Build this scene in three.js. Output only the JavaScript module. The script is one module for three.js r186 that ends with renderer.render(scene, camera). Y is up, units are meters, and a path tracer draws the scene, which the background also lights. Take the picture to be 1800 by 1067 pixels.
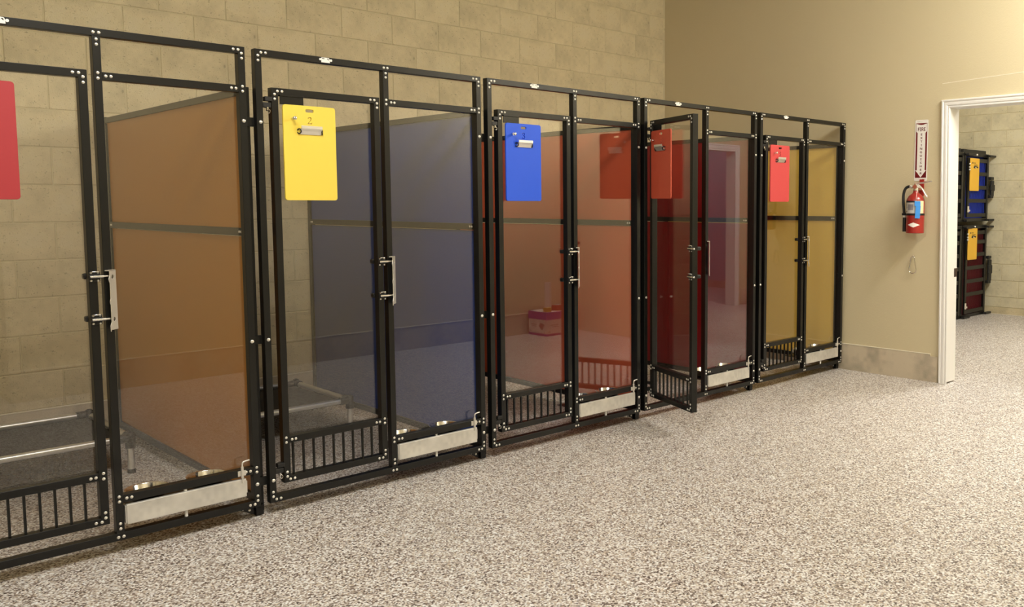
import * as THREE from 'three';
import { RoundedBoxGeometry } from 'three/addons/geometries/RoundedBoxGeometry.js';
import { mergeGeometries } from 'three/addons/utils/BufferGeometryUtils.js';
import { FontLoader } from 'three/addons/loaders/FontLoader.js';
import { RectAreaLightUniformsLib } from 'three/addons/lights/RectAreaLightUniformsLib.js';

// ------------------------------------------------------------------ camera, light, exposure
const scene = new THREE.Scene();
const W0 = 1800, H0 = 1067, F0 = 1542.3;
const camera = new THREE.PerspectiveCamera(2 * Math.atan(H0 / 2 / F0) * 180 / Math.PI, W0 / H0, 0.05, 60);
camera.position.set(-0.6002, 1.3489, 3.7389);
{
  const yaw = 0.8108, pitch = -0.0823;
  const d = new THREE.Vector3(Math.sin(yaw) * Math.cos(pitch), Math.sin(pitch), -Math.cos(yaw) * Math.cos(pitch));
  camera.lookAt(camera.position.clone().add(d));
}
// the photograph is a crop: its optical centre lies at pixel (1138, 485.5)
camera.setViewOffset(W0, H0, -(1138.1 - W0 / 2), H0 / 2 - 485.5, W0, H0);
const renderer = new THREE.WebGLRenderer({ antialias: true });
renderer.toneMapping = THREE.LinearToneMapping;
renderer.toneMappingExposure = 1.16;
renderer.shadowMap.enabled = true;
renderer.shadowMap.type = THREE.PCFSoftShadowMap;
scene.background = new THREE.Color(0x000000);
RectAreaLightUniformsLib.init();
const LAMP = new THREE.Color().setRGB(1.0, 0.98, 0.94);
// wraparound ceiling fixtures: [x, z, brightness, where]; the lens glows below and on its four sides
const FIXTURES = [
  [4.8, 2.6, 32, 'over the open floor beside the doorway wall'],
  [0.3, 1.9, 26, 'over the near end of the kennel row'],
  [7.7, 1.3, 38, 'in the room beyond the doorway'],
  [8.9, 5.0, 12, 'in the farthest room'],
];
const CEIL = 3.42;

// ------------------------------------------------------------------ helpers
let seed = 12345;
const rnd = () => { seed = (seed * 1664525 + 1013904223) >>> 0; return seed / 4294967296; };
const used = {};
function numbered(name) {
  const n = used[name] = (used[name] ?? -1) + 1;
  return n ? name + '_' + String(n).padStart(3, '0') : name;
}
function tag(o, label, category, group, kind) {
  if (label) o.userData.label = label;
  if (category) o.userData.category = category;
  if (group) o.userData.group = group;
  if (kind) o.userData.kind = kind;
  return o;
}
function thing(name, label, category, pos = [0, 0, 0], group) {
  const g = new THREE.Group(); g.name = numbered(name); g.position.set(...pos);
  scene.add(g); return tag(g, label, category, group);
}
function mesh(name, geo, mat, parent, label) {
  if (Array.isArray(geo)) geo = join(geo);
  const m = new THREE.Mesh(geo, mat); m.name = numbered(name);
  m.castShadow = m.receiveShadow = true;
  (parent ?? scene).add(m); if (label) m.userData.label = label;
  return m;
}
function sub(name, parent) { const g = new THREE.Group(); g.name = numbered(name); parent.add(g); return g; }
function struct(name, geo, mat, label) { const m = mesh(name, geo, mat); m.userData.kind = 'structure'; if (label) m.userData.label = label; return m; }
function join(list) {
  return mergeGeometries(list.map((g) => { const n = g.index ? g.toNonIndexed() : g.clone(); for (const k of Object.keys(n.attributes)) if (!['position', 'normal', 'uv'].includes(k)) n.deleteAttribute(k); return n; }));
}
// box from limits, its edges chamfered by r
function bx(x0, x1, y0, y1, z0, z1, r = 0.0015) {
  const w = x1 - x0, h = y1 - y0, d = z1 - z0;
  const g = r > 0 ? new RoundedBoxGeometry(w, h, d, 1, Math.min(r, w / 2.2, h / 2.2, d / 2.2)) : new THREE.BoxGeometry(w, h, d);
  g.translate((x0 + x1) / 2, (y0 + y1) / 2, (z0 + z1) / 2);
  return metre(g);
}
// uv in metres by the dominant axis of each face
function metre(g0) {
  const g = g0.index ? g0.toNonIndexed() : g0;
  const p = g.attributes.position, uv = new Float32Array(p.count * 2);
  const a = new THREE.Vector3(), b = new THREE.Vector3(), c = new THREE.Vector3();
  for (let i = 0; i < p.count; i += 3) {
    a.fromBufferAttribute(p, i); b.fromBufferAttribute(p, i + 1); c.fromBufferAttribute(p, i + 2);
    const n = b.clone().sub(a).cross(c.clone().sub(a));
    const ax = Math.abs(n.x), ay = Math.abs(n.y), az = Math.abs(n.z);
    [a, b, c].forEach((v, k) => {
      const [u, w] = ax >= ay && ax >= az ? [v.z, v.y] : ay >= az ? [v.x, v.z] : [v.x, v.y];
      uv[(i + k) * 2] = u; uv[(i + k) * 2 + 1] = w;
    });
  }
  g.setAttribute('uv', new THREE.BufferAttribute(uv, 2));
  return g;
}
// cylinder between two points
function rod(a, b, r, seg = 12, r2 = r) {
  const A = new THREE.Vector3(...a), B = new THREE.Vector3(...b), d = B.clone().sub(A);
  const g = new THREE.CylinderGeometry(r2, r, d.length(), seg);
  g.applyQuaternion(new THREE.Quaternion().setFromUnitVectors(new THREE.Vector3(0, 1, 0), d.normalize()));
  g.translate((A.x + B.x) / 2, (A.y + B.y) / 2, (A.z + B.z) / 2);
  return g;
}
function tube(pts, r, seg = 8, n = 24, closed = false) {
  return new THREE.TubeGeometry(new THREE.CatmullRomCurve3(pts.map((p) => new THREE.Vector3(...p)), closed, 'centripetal'), n, r, seg, closed);
}
function plate(shape, depth, bevel = 0.0008, curve = 6) {
  return new THREE.ExtrudeGeometry(shape, { depth: depth - 2 * bevel, bevelEnabled: bevel > 0, bevelThickness: bevel, bevelSize: bevel, bevelOffset: -bevel, bevelSegments: 1, curveSegments: curve }).translate(0, 0, bevel);
}
function roundRect(x0, y0, x1, y1, r, S = THREE.Shape) {
  const s = new S();
  s.moveTo(x0 + r, y0); s.lineTo(x1 - r, y0); s.absarc(x1 - r, y0 + r, r, -Math.PI / 2, 0, false);
  s.lineTo(x1, y1 - r); s.absarc(x1 - r, y1 - r, r, 0, Math.PI / 2, false);
  s.lineTo(x0 + r, y1); s.absarc(x0 + r, y1 - r, r, Math.PI / 2, Math.PI, false);
  s.lineTo(x0, y0 + r); s.absarc(x0 + r, y0 + r, r, Math.PI, Math.PI * 1.5, false);
  return s;
}
const lin = (r, g, b) => new THREE.Color().setRGB(r, g, b);

// ------------------------------------------------------------------ textures (tileable value noise)
function noiseGrid(n) { const a = new Float32Array(n * n); for (let i = 0; i < a.length; i++) a[i] = rnd(); return a; }
function tileNoise(size, cells) {
  const g = noiseGrid(cells), out = new Float32Array(size * size), s = cells / size;
  for (let y = 0; y < size; y++) for (let x = 0; x < size; x++) {
    const fx = x * s, fy = y * s, ix = Math.floor(fx), iy = Math.floor(fy); let tx = fx - ix, ty = fy - iy;
    tx = tx * tx * (3 - 2 * tx); ty = ty * ty * (3 - 2 * ty);
    const x1 = (ix + 1) % cells, y1 = (iy + 1) % cells;
    out[y * size + x] = (g[iy * cells + ix] * (1 - tx) + g[iy * cells + x1] * tx) * (1 - ty) + (g[y1 * cells + ix] * (1 - tx) + g[y1 * cells + x1] * tx) * ty;
  }
  return out;
}
function texture(size, fn, metres, srgb = true) {
  const d = new Uint8Array(size * size * 4);
  for (let y = 0; y < size; y++) for (let x = 0; x < size; x++) {
    const c = fn(x, y), i = (y * size + x) * 4;
    d[i] = Math.max(0, Math.min(255, c[0])); d[i + 1] = Math.max(0, Math.min(255, c[1])); d[i + 2] = Math.max(0, Math.min(255, c[2])); d[i + 3] = 255;
  }
  const t = new THREE.DataTexture(d, size, size);
  t.wrapS = t.wrapT = THREE.RepeatWrapping; t.magFilter = THREE.LinearFilter; t.minFilter = THREE.LinearMipmapLinearFilter; t.generateMipmaps = true;
  if (srgb) t.colorSpace = THREE.SRGBColorSpace;
  t.repeat.set(1 / metres, 1 / metres); t.needsUpdate = true;
  return t;
}
function floorTexture() {
  // broadcast vinyl flakes: small polygons of several tones on a grey brown ground (cellular)
  const S = 2048, C = 380, px = new Float32Array(C * C), py = new Float32Array(C * C), pc = new Uint8Array(C * C), pl = new Float32Array(C * C);
  const pal = [[250, 246, 240], [230, 221, 211], [200, 188, 176], [168, 153, 141], [136, 119, 107], [100, 84, 75], [70, 57, 50], [208, 191, 168]];
  const wgt = [0.23, 0.2, 0.17, 0.13, 0.1, 0.07, 0.04, 0.06];
  for (let i = 0; i < C * C; i++) {
    px[i] = rnd(); py[i] = rnd(); pl[i] = 0.94 + 0.12 * rnd();
    let r = rnd(), k = 0; while (k < 7 && r > wgt[k]) { r -= wgt[k]; k++; } pc[i] = k;
  }
  const s = C / S;
  return texture(S, (x, y) => {
    const fx = x * s, fy = y * s, ix = Math.floor(fx), iy = Math.floor(fy); let best = 9, bi = 0;
    for (let dy = -1; dy <= 1; dy++) for (let dx = -1; dx <= 1; dx++) {
      const cx = (ix + dx + C) % C, cy = (iy + dy + C) % C, i = cy * C + cx;
      const ex = ix + dx + px[i] - fx, ey = iy + dy + py[i] - fy, e = ex * ex + ey * ey;
      if (e < best) { best = e; bi = i; }
    }
    const p = pal[pc[bi]], l = pl[bi];
    return [p[0] * l, p[1] * l, p[2] * l];
  }, 2.3);
}
const nA = tileNoise(1024, 8), nB = tileNoise(1024, 32), nC = tileNoise(1024, 128), nD = tileNoise(1024, 400);
const g1 = (v) => [v, v, v];
// split-face painted block: coarse swells, pits and grit
const blockBump = texture(1024, (x, y) => {
  const i = y * 1024 + x; const pit = nC[i] > 0.8 ? (nC[i] - 0.8) * 500 : 0;
  return g1(90 + 70 * nB[i] + 30 * nC[i] + 40 * nD[i] - pit);
}, 0.8, false);
const blockTone = texture(1024, (x, y) => {
  const i = y * 1024 + x, v = 0.9 + 0.13 * nA[i] + 0.05 * nB[i] - (nC[i] > 0.86 ? (nC[i] - 0.86) * 1.6 : 0);
  return [255 * v * 0.985, 255 * v * 0.98, 255 * v * 0.965];
}, 0.9);
const peelBump = texture(1024, (x, y) => g1(110 + 60 * nC[y * 1024 + x] + 60 * nD[y * 1024 + x]), 0.9, false);
const cementTone = texture(1024, (x, y) => {
  const i = y * 1024 + x, v = 0.82 + 0.2 * nA[i] + 0.12 * nB[i] + 0.05 * nD[i];
  return [255 * v * 0.96, 255 * v * 0.96, 255 * v * 0.96];
}, 1.1);
const steelTone = texture(512, (x, y) => { const i = (y * 2) * 1024 + x * 2, v = 0.86 + 0.1 * nA[i] + 0.06 * nB[i]; return g1(255 * v); }, 0.5);
const grit = texture(512, (x, y) => g1(128 + 90 * (nD[(y * 2) * 1024 + x * 2] - 0.5)), 0.12, false);
const weave = texture(256, (x, y) => g1(120 + 60 * Math.sin(x * Math.PI / 4) * Math.cos(y * Math.PI / 4) + 40 * rnd()), 0.06, false);

// ------------------------------------------------------------------ materials
const std = (c, r = 0.6, m = 0, x = {}) => new THREE.MeshStandardMaterial({ color: c, roughness: r, metalness: m, ...x });
const phys = (c, r, x = {}) => new THREE.MeshPhysicalMaterial({ color: c, roughness: r, ...x });
const WALL = lin(0.66, 0.575, 0.375);
const M = {
  floor: phys(lin(0.90, 0.92, 0.955), 0.55, { map: floorTexture(), bumpMap: grit, bumpScale: 0.0006, clearcoat: 0.35, clearcoatRoughness: 0.3 }),
  mortar: std(lin(0.575, 0.50, 0.32), 0.9, 0, { bumpMap: blockBump, bumpScale: 0.002 }),
  wall: std(WALL, 0.75, 0, { bumpMap: peelBump, bumpScale: 0.0012 }),
  blocks: [],
  skirt: std(lin(0.62, 0.535, 0.40), 0.7, 0, { map: cementTone, bumpMap: peelBump, bumpScale: 0.0006 }),
  skirtCap: std(lin(0.86, 0.80, 0.65), 0.4),
  ceiling: std(lin(0.75, 0.72, 0.64), 0.9),
  white: std(lin(0.84, 0.83, 0.80), 0.35),
  paleWall: std(lin(0.42, 0.44, 0.52), 0.8, 0, { bumpMap: peelBump, bumpScale: 0.001 }),
  black: phys(lin(0.007, 0.007, 0.0065), 0.32, { specularIntensity: 0.8, bumpMap: grit, bumpScale: 0.00008 }),
  blackPlastic: std(lin(0.012, 0.012, 0.012), 0.5),
  steel: std(lin(0.86, 0.84, 0.79), 0.34, 0.8),
  bolt: std(lin(0.85, 0.83, 0.78), 0.3, 0.85),
  panelSteel: std(lin(0.80, 0.78, 0.73), 0.45, 0.5, { map: steelTone }),
  chrome: std(lin(0.8, 0.79, 0.76), 0.12, 1),
  nylon: std(lin(0.85, 0.84, 0.8), 0.4),
  glass: phys(0xffffff, 0.0, { transmission: 1, thickness: 0, ior: 1.65 }),
  canvas: std(lin(0.035, 0.034, 0.03), 0.9, 0, { bumpMap: weave, bumpScale: 0.0008 }),
  alu: std(lin(0.72, 0.72, 0.7), 0.32, 0.9),
};
for (let k = 0; k < 6; k++) {
  const tone = blockTone.clone(), bump = blockBump.clone();
  tone.offset.set(rnd(), rnd()); bump.offset.set(rnd(), rnd()); tone.needsUpdate = bump.needsUpdate = true;
  const v = 0.985 + 0.005 * k;
  M.blocks.push(std(lin(0.67 * v, 0.58 * v, 0.38 * v), 0.8, 0, { map: tone, bumpMap: bump, bumpScale: 0.006 }));
}
const PANEL = {
  amber: phys(lin(0.46, 0.185, 0.016), 0.35), blue: phys(lin(0.007, 0.045, 0.26), 0.35), orange: phys(lin(0.66, 0.11, 0.042), 0.35),
  crimson: phys(lin(0.22, 0.005, 0.012), 0.3), yellow: phys(lin(0.92, 0.63, 0.12), 0.35),
};

// ------------------------------------------------------------------ the room shell
const L = 5.66, D = 1.979, OPP = 3.36, FARX = 10.13;
struct('floor', bx(-2.6, 12, -0.12, 0, -2.3, 7.2, 0), M.floor);
struct('ceiling', bx(-2.6, 12, CEIL, CEIL + 0.12, -2.3, 7.2, 0), M.ceiling);

// one masonry block: proud of the joint bed, its arrises eased
function blockGeo(w, h, gap, proud, ease) {
  const x1 = w / 2 - gap / 2, y1 = h / 2 - gap / 2, x2 = x1 - ease, y2 = y1 - ease;
  const P = [[-x1, -y1, 0], [x1, -y1, 0], [x1, y1, 0], [-x1, y1, 0], [-x2, -y2, proud], [x2, -y2, proud], [x2, y2, proud], [-x2, y2, proud]];
  const Q = [[4, 5, 6, 7], [0, 1, 5, 4], [1, 2, 6, 5], [2, 3, 7, 6], [3, 0, 4, 7]];
  const pos = [], uv = [];
  for (const [a, b, c, d] of Q) for (const k of [a, b, c, a, c, d]) { pos.push(...P[k]); uv.push(P[k][0], P[k][1]); }
  const g = new THREE.BufferGeometry();
  g.setAttribute('position', new THREE.Float32BufferAttribute(pos, 3)); g.setAttribute('uv', new THREE.Float32BufferAttribute(uv, 2));
  g.computeVertexNormals(); return g;
}
const geoCache = {};
const cachedBlock = (w, h, gap, proud, ease) => geoCache[[w.toFixed(3), h.toFixed(3), gap, proud]] ??= blockGeo(w, h, gap, proud, ease);
const wallBack = struct('wall_back', bx(-2.6, L + 0.14, 0, CEIL, -D - 0.2, -D - 0.0035, 0), M.mortar);
{
  const bw = 0.3825, bh = 0.2055, X0 = -0.85;
  for (let k = 0; k < 16; k++) {
    const y0 = 0.2195 + bh * k, y1 = Math.min(y0 + bh, CEIL);
    const first = (k % 2 ? 0.856 : 0.665) - 5 * bw;
    for (let n = 0; ; n++) {
      const a = Math.max(first + bw * (n - 1), X0), b = Math.min(first + bw * n, L);
      if (a >= L - 0.01) break;
      if (b - a < 0.03 || y1 - y0 < 0.03) continue;
      const smooth = (a + b) / 2 > 3.75;
      const m = new THREE.Mesh(cachedBlock(b - a, y1 - y0, smooth ? 0.003 : 0.005, smooth ? 0.0032 : 0.0042, smooth ? 0.003 : 0.003), M.blocks[Math.floor(rnd() * 6)]);
      m.name = numbered('block'); m.castShadow = m.receiveShadow = true;
      m.position.set((a + b) / 2, (y0 + y1) / 2, -D - 0.0035); wallBack.add(m);
    }
  }
}
function skirting(name, geo, capGeo, mat = M.skirt) { const s = struct(name, geo, mat); mesh('cap_strip', capGeo, M.skirtCap, s); return s; }
skirting('baseboard_back', bx(-2.5, L, 0, 0.2135, -D - 0.003, -D + 0.006, 0), bx(-2.5, L, 0.2135, 0.2195, -D - 0.003, -D + 0.009, 0.001));
struct('wall_left', bx(-2.6, -2.45, 0, CEIL, -D - 0.2, 3.6, 0), M.wall);
// end wall with the doorway (z 0.88 .. 1.80)
const DZ0 = 0.873, DZ1 = 1.80, DT = 2.05;
struct('wall_end', [bx(L, L + 0.14, 0, CEIL, -D - 0.2, DZ0 - 0.02, 0), bx(L, L + 0.14, 0, CEIL, DZ1 + 0.02, OPP + 0.14, 0), bx(L, L + 0.14, DT + 0.02, CEIL, DZ0 - 0.02, DZ1 + 0.02, 0)], M.wall);
skirting('baseboard_end', [bx(L - 0.007, L, 0, 0.2095, -D + 0.009, 0.757, 0), bx(L - 0.008, L, 0, 0.196, 0.757, 0.815, 0.001)], bx(L - 0.009, L, 0.2095, 0.2145, -D + 0.009, 0.757, 0.001));
struct('trim_1', (() => { const g = bx(-0.5, 0.5, -0.0022, 0.0022, -0.003, 0.001, 0.0008); g.rotateY(-Math.PI / 2); g.rotateX(-0.044); g.translate(L, 2.254, 1.29); return g; })(), M.skirtCap, 'faint raised paint ridge above the doorway');
// opposite wall: the photographer stands in its opening
struct('wall_opposite', [bx(0.67, L, 0, CEIL, OPP, OPP + 0.14, 0), bx(-2.6, -1.75, 0, CEIL, OPP, OPP + 0.14, 0), bx(-1.75, 0.67, 2.35, CEIL, OPP, OPP + 0.14, 0)], M.wall);
skirting('baseboard_opposite', bx(0.67, L, 0, 0.2095, OPP - 0.007, OPP, 0), bx(0.67, L, 0.2095, 0.2175, OPP - 0.012, OPP, 0.001));
struct('wall_corridor', [bx(-1.9, -1.75, 0, CEIL, OPP + 0.14, 6, 0), bx(0.67, 0.8, 0, CEIL, OPP + 0.14, 6, 0), bx(-1.9, 0.8, 0, CEIL, 6, 6.15, 0)], M.wall);
// the room beyond
const wallFar = struct('wall_far', [bx(FARX + 0.0035, FARX + 0.2, 0, CEIL, -1.6, OPP + 0.14, 0)], M.mortar);
{
  const bw = 0.4, rows = [[0.085, 0.208]]; for (let k = 0; k < 13; k++) rows.push([0.208 + 0.2027 * k, 0.208 + 0.2027 * (k + 1)]);
  const paint = M.blocks.map((m) => { const c = m.clone(); c.color.multiply(lin(1.0, 1.06, 1.16)); c.bumpScale = 0.0015; return c; });
  rows.forEach(([y0, y1], k) => {
    const first = (k % 2 ? -0.28 : -0.49) - 4 * bw;
    for (let n = 0; n < 10; n++) {
      const a = Math.max(first + bw * (n - 1), -1.45), b = Math.min(first + bw * n, 1.7); if (b - a < 0.03) continue;
      const m = new THREE.Mesh(cachedBlock(b - a, y1 - y0, 0.006, 0.004, 0.003), paint[Math.floor(rnd() * 6)]);
      m.name = numbered('block'); m.castShadow = m.receiveShadow = true; m.rotation.y = -Math.PI / 2;
      m.position.set(FARX + 0.0035, (y0 + y1) / 2, (a + b) / 2); wallFar.add(m);
    }
  });
}
skirting('baseboard_far', bx(FARX - 0.006, FARX + 0.004, 0.004, 0.083, -1.45, OPP, 0.001), bx(FARX - 0.012, FARX + 0.004, 0, 0.004, -1.45, OPP, 0.001), M.blocks[2]);
struct('wall_beyond_back', bx(L + 0.14, FARX + 0.2, 0, CEIL, -1.75, -1.6, 0), M.wall);
struct('wall_beyond_side', [bx(L + 0.14, 7.73, 0, CEIL, OPP, OPP + 0.14, 0), bx(8.62, FARX + 0.2, 0, CEIL, OPP, OPP + 0.14, 0), bx(7.73, 8.62, 2.05, CEIL, OPP, OPP + 0.14, 0)], M.wall);
skirting('baseboard_side', [bx(8.74, FARX, 0, 0.2095, OPP - 0.007, OPP, 0), bx(L + 0.14, 7.72, 0, 0.2095, OPP - 0.007, OPP, 0)], bx(8.74, FARX, 0.2095, 0.2145, OPP - 0.009, OPP, 0.001));
struct('wall_third_room', [bx(10.42, 10.55, 0, CEIL, OPP + 0.14, 7, 0), bx(6.4, 10.55, 0, CEIL, 6.9, 7.05, 0), bx(6.4, 6.5, 0, CEIL, OPP + 0.14, 7, 0)], M.paleWall);
struct('baseboard_third_room', bx(10.41, 10.42, 0, 0.115, OPP + 0.14, 6.9, 0), M.skirt);

// moulded casing: profile (u outwards over the wall, v proud), legs and head mitred
function casing(parent, point, s0, s1, top, lean, wdt) {
  const prof = [[0, 0.0], [0, 0.010], [0.006, 0.013], [0.010, 0.010], [0.016, 0.010], [0.022, 0.015], [0.036, 0.016], [0.041, 0.013], [0.047, 0.013], [0.052, 0.019], [0.0615, 0.019], [0.0645, 0.016], [0.0645, 0.0]].map(([u, v]) => [u * wdt / 0.0645, v]);
  const strip = (A, B) => {
    const pos = [];
    for (let i = 0; i + 1 < prof.length; i++) {
      const a = A(prof[i]), b = A(prof[i + 1]), c = B(prof[i + 1]), d = B(prof[i]);
      pos.push(...a, ...b, ...c, ...a, ...c, ...d);
    }
    const g = new THREE.BufferGeometry(); g.setAttribute('position', new THREE.Float32BufferAttribute(pos, 3)); g.computeVertexNormals(); return metre(g);
  };
  const leg0b = ([u, v]) => point(s0 - u + lean, 0, v), leg0t = ([u, v]) => point(s0 - u - lean, top + u, v);
  const leg1b = ([u, v]) => point(s1 + u, 0, v), leg1t = ([u, v]) => point(s1 + u, top + u, v);
  mesh('casing_leg', strip(leg0b, leg0t), M.white, parent); mesh('casing_head', strip(leg0t, leg1t), M.white, parent); mesh('casing_leg', strip(leg1t, leg1b), M.white, parent);
}
const whiteTwo = M.white; whiteTwo.side = THREE.DoubleSide;
function lean(g, z0, dz) { const p = g.attributes.position; for (let i = 0; i < p.count; i++) p.setZ(i, p.getZ(i) + dz * (1 - p.getY(i) / (DT / 2))); g.computeVertexNormals(); return g; }
{
  const d = new THREE.Group(); d.name = 'door_1'; d.userData.kind = 'structure'; d.userData.label = 'white moulded casing and jamb of the open doorway'; scene.add(d);
  casing(d, (z, y, v) => [L - v, y, z], DZ0, DZ1, DT, 0.016, 0.061);
  mesh('jamb', lean(bx(L - 0.006, L + 0.146, 0.012, DT, DZ0 - 0.02, DZ0 + 0.001, 0.002), 0, 0.014), M.white, d);
  mesh('jamb', bx(L - 0.006, L + 0.146, 0, DT, DZ1, DZ1 + 0.02, 0.002), M.white, d);
  mesh('jamb_head', bx(L - 0.006, L + 0.146, DT, DT + 0.02, DZ0 - 0.02, DZ1 + 0.02, 0.002), M.white, d);
  mesh('strike_plate', bx(L + 0.10, L + 0.148, 0.80, 0.865, DZ0 + 0.0, DZ0 + 0.006, 0.001), std(lin(0.08, 0.05, 0.04), 0.4, 0.6), d);
  const e = new THREE.Group(); e.name = 'door_2'; e.userData.kind = 'structure'; e.userData.label = 'white casing of the doorway in the room beyond'; scene.add(e);
  casing(e, (x, y, v) => [x, y, OPP - v], 7.75, 8.60, 2.03, 0, 0.085);
  mesh('jamb', bx(7.73, 7.75, 0, 2.04, OPP - 0.006, OPP + 0.146, 0.002), M.white, e);
  mesh('jamb', bx(8.60, 8.62, 0, 2.04, OPP - 0.006, OPP + 0.146, 0.002), M.white, e);
  mesh('jamb_head', bx(7.73, 8.62, 2.03, 2.05, OPP - 0.006, OPP + 0.146, 0.002), M.white, e);
}
// ceiling fixtures
for (const [x, z, power, where] of FIXTURES) {
  const lx = 1.25, lz = 0.36, y0 = -0.30, y1 = -0.12;
  const t = thing('ceiling_light', 'white wraparound ceiling light hanging ' + where, 'ceiling light', [x, CEIL, z]);
  mesh('housing', bx(-lx / 2 - 0.02, lx / 2 + 0.02, y1, y1 + 0.035, -lz / 2 - 0.02, lz / 2 + 0.02, 0.004), M.white, t);
  for (const s of [-1, 1]) mesh('stem', rod([s * 0.45, y1 + 0.03, 0], [s * 0.45, 0, 0], 0.012), M.white, t);
  mesh('lens', bx(-lx / 2, lx / 2, y0, y1, -lz / 2, lz / 2, 0.01), std(lin(0.9, 0.9, 0.88), 0.5, 0, { emissive: LAMP, emissiveIntensity: 2 }), t);
  const add = (w, h, px, py, pz, rx, ry) => { const a = new THREE.RectAreaLight(LAMP, power, w, h); a.name = numbered('lamp_light'); a.position.set(x + px, CEIL + py, z + pz); a.rotation.set(rx, ry, 0); scene.add(a); };
  const m = (y0 + y1) / 2, hh = y1 - y0;
  add(lx, lz, 0, y0 - 0.004, 0, -Math.PI / 2, 0);
  add(lx, hh, 0, m, -lz / 2 - 0.004, 0, 0); add(lx, hh, 0, m, lz / 2 + 0.004, 0, Math.PI);
  add(lz, hh, -lx / 2 - 0.004, m, 0, 0, Math.PI / 2); add(lz, hh, lx / 2 + 0.004, m, 0, 0, -Math.PI / 2);
}

// ------------------------------------------------------------------ kennels
const font = await new FontLoader().loadAsync('fonts/droid/droid_serif_regular.typeface.json');
const T = 0.028, DP = 0.036, H = 1.993, B = 0.054;
const boltGeo = new THREE.SphereGeometry(0.0062, 10, 5, 0, Math.PI * 2, 0, Math.PI / 2).rotateX(Math.PI / 2).scale(1, 1, 0.6);
const bigBoltGeo = new THREE.SphereGeometry(0.0082, 12, 6, 0, Math.PI * 2, 0, Math.PI / 2).rotateX(Math.PI / 2).scale(1, 1, 0.7);
function bolt(parent, x, y, z = 0.0, geo = boltGeo, name = 'bolt') { const m = mesh(name, geo, M.bolt, parent); m.position.set(x, y, z); return m; }
const cornerBolts = (p, x, y, sx, sy) => { for (const [a, b] of [[0.0135, 0.047], [0.0135, 0.027], [0.0265, 0.0135], [0.046, 0.0135]]) bolt(p, x + sx * a, y + sy * b); };
const PIVX = 0.045, PIVZ = -0.004, DX0 = 0.0645, DX1 = 0.567, DY0 = 0.129, DY1 = 1.839, DTB = 0.029;

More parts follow.
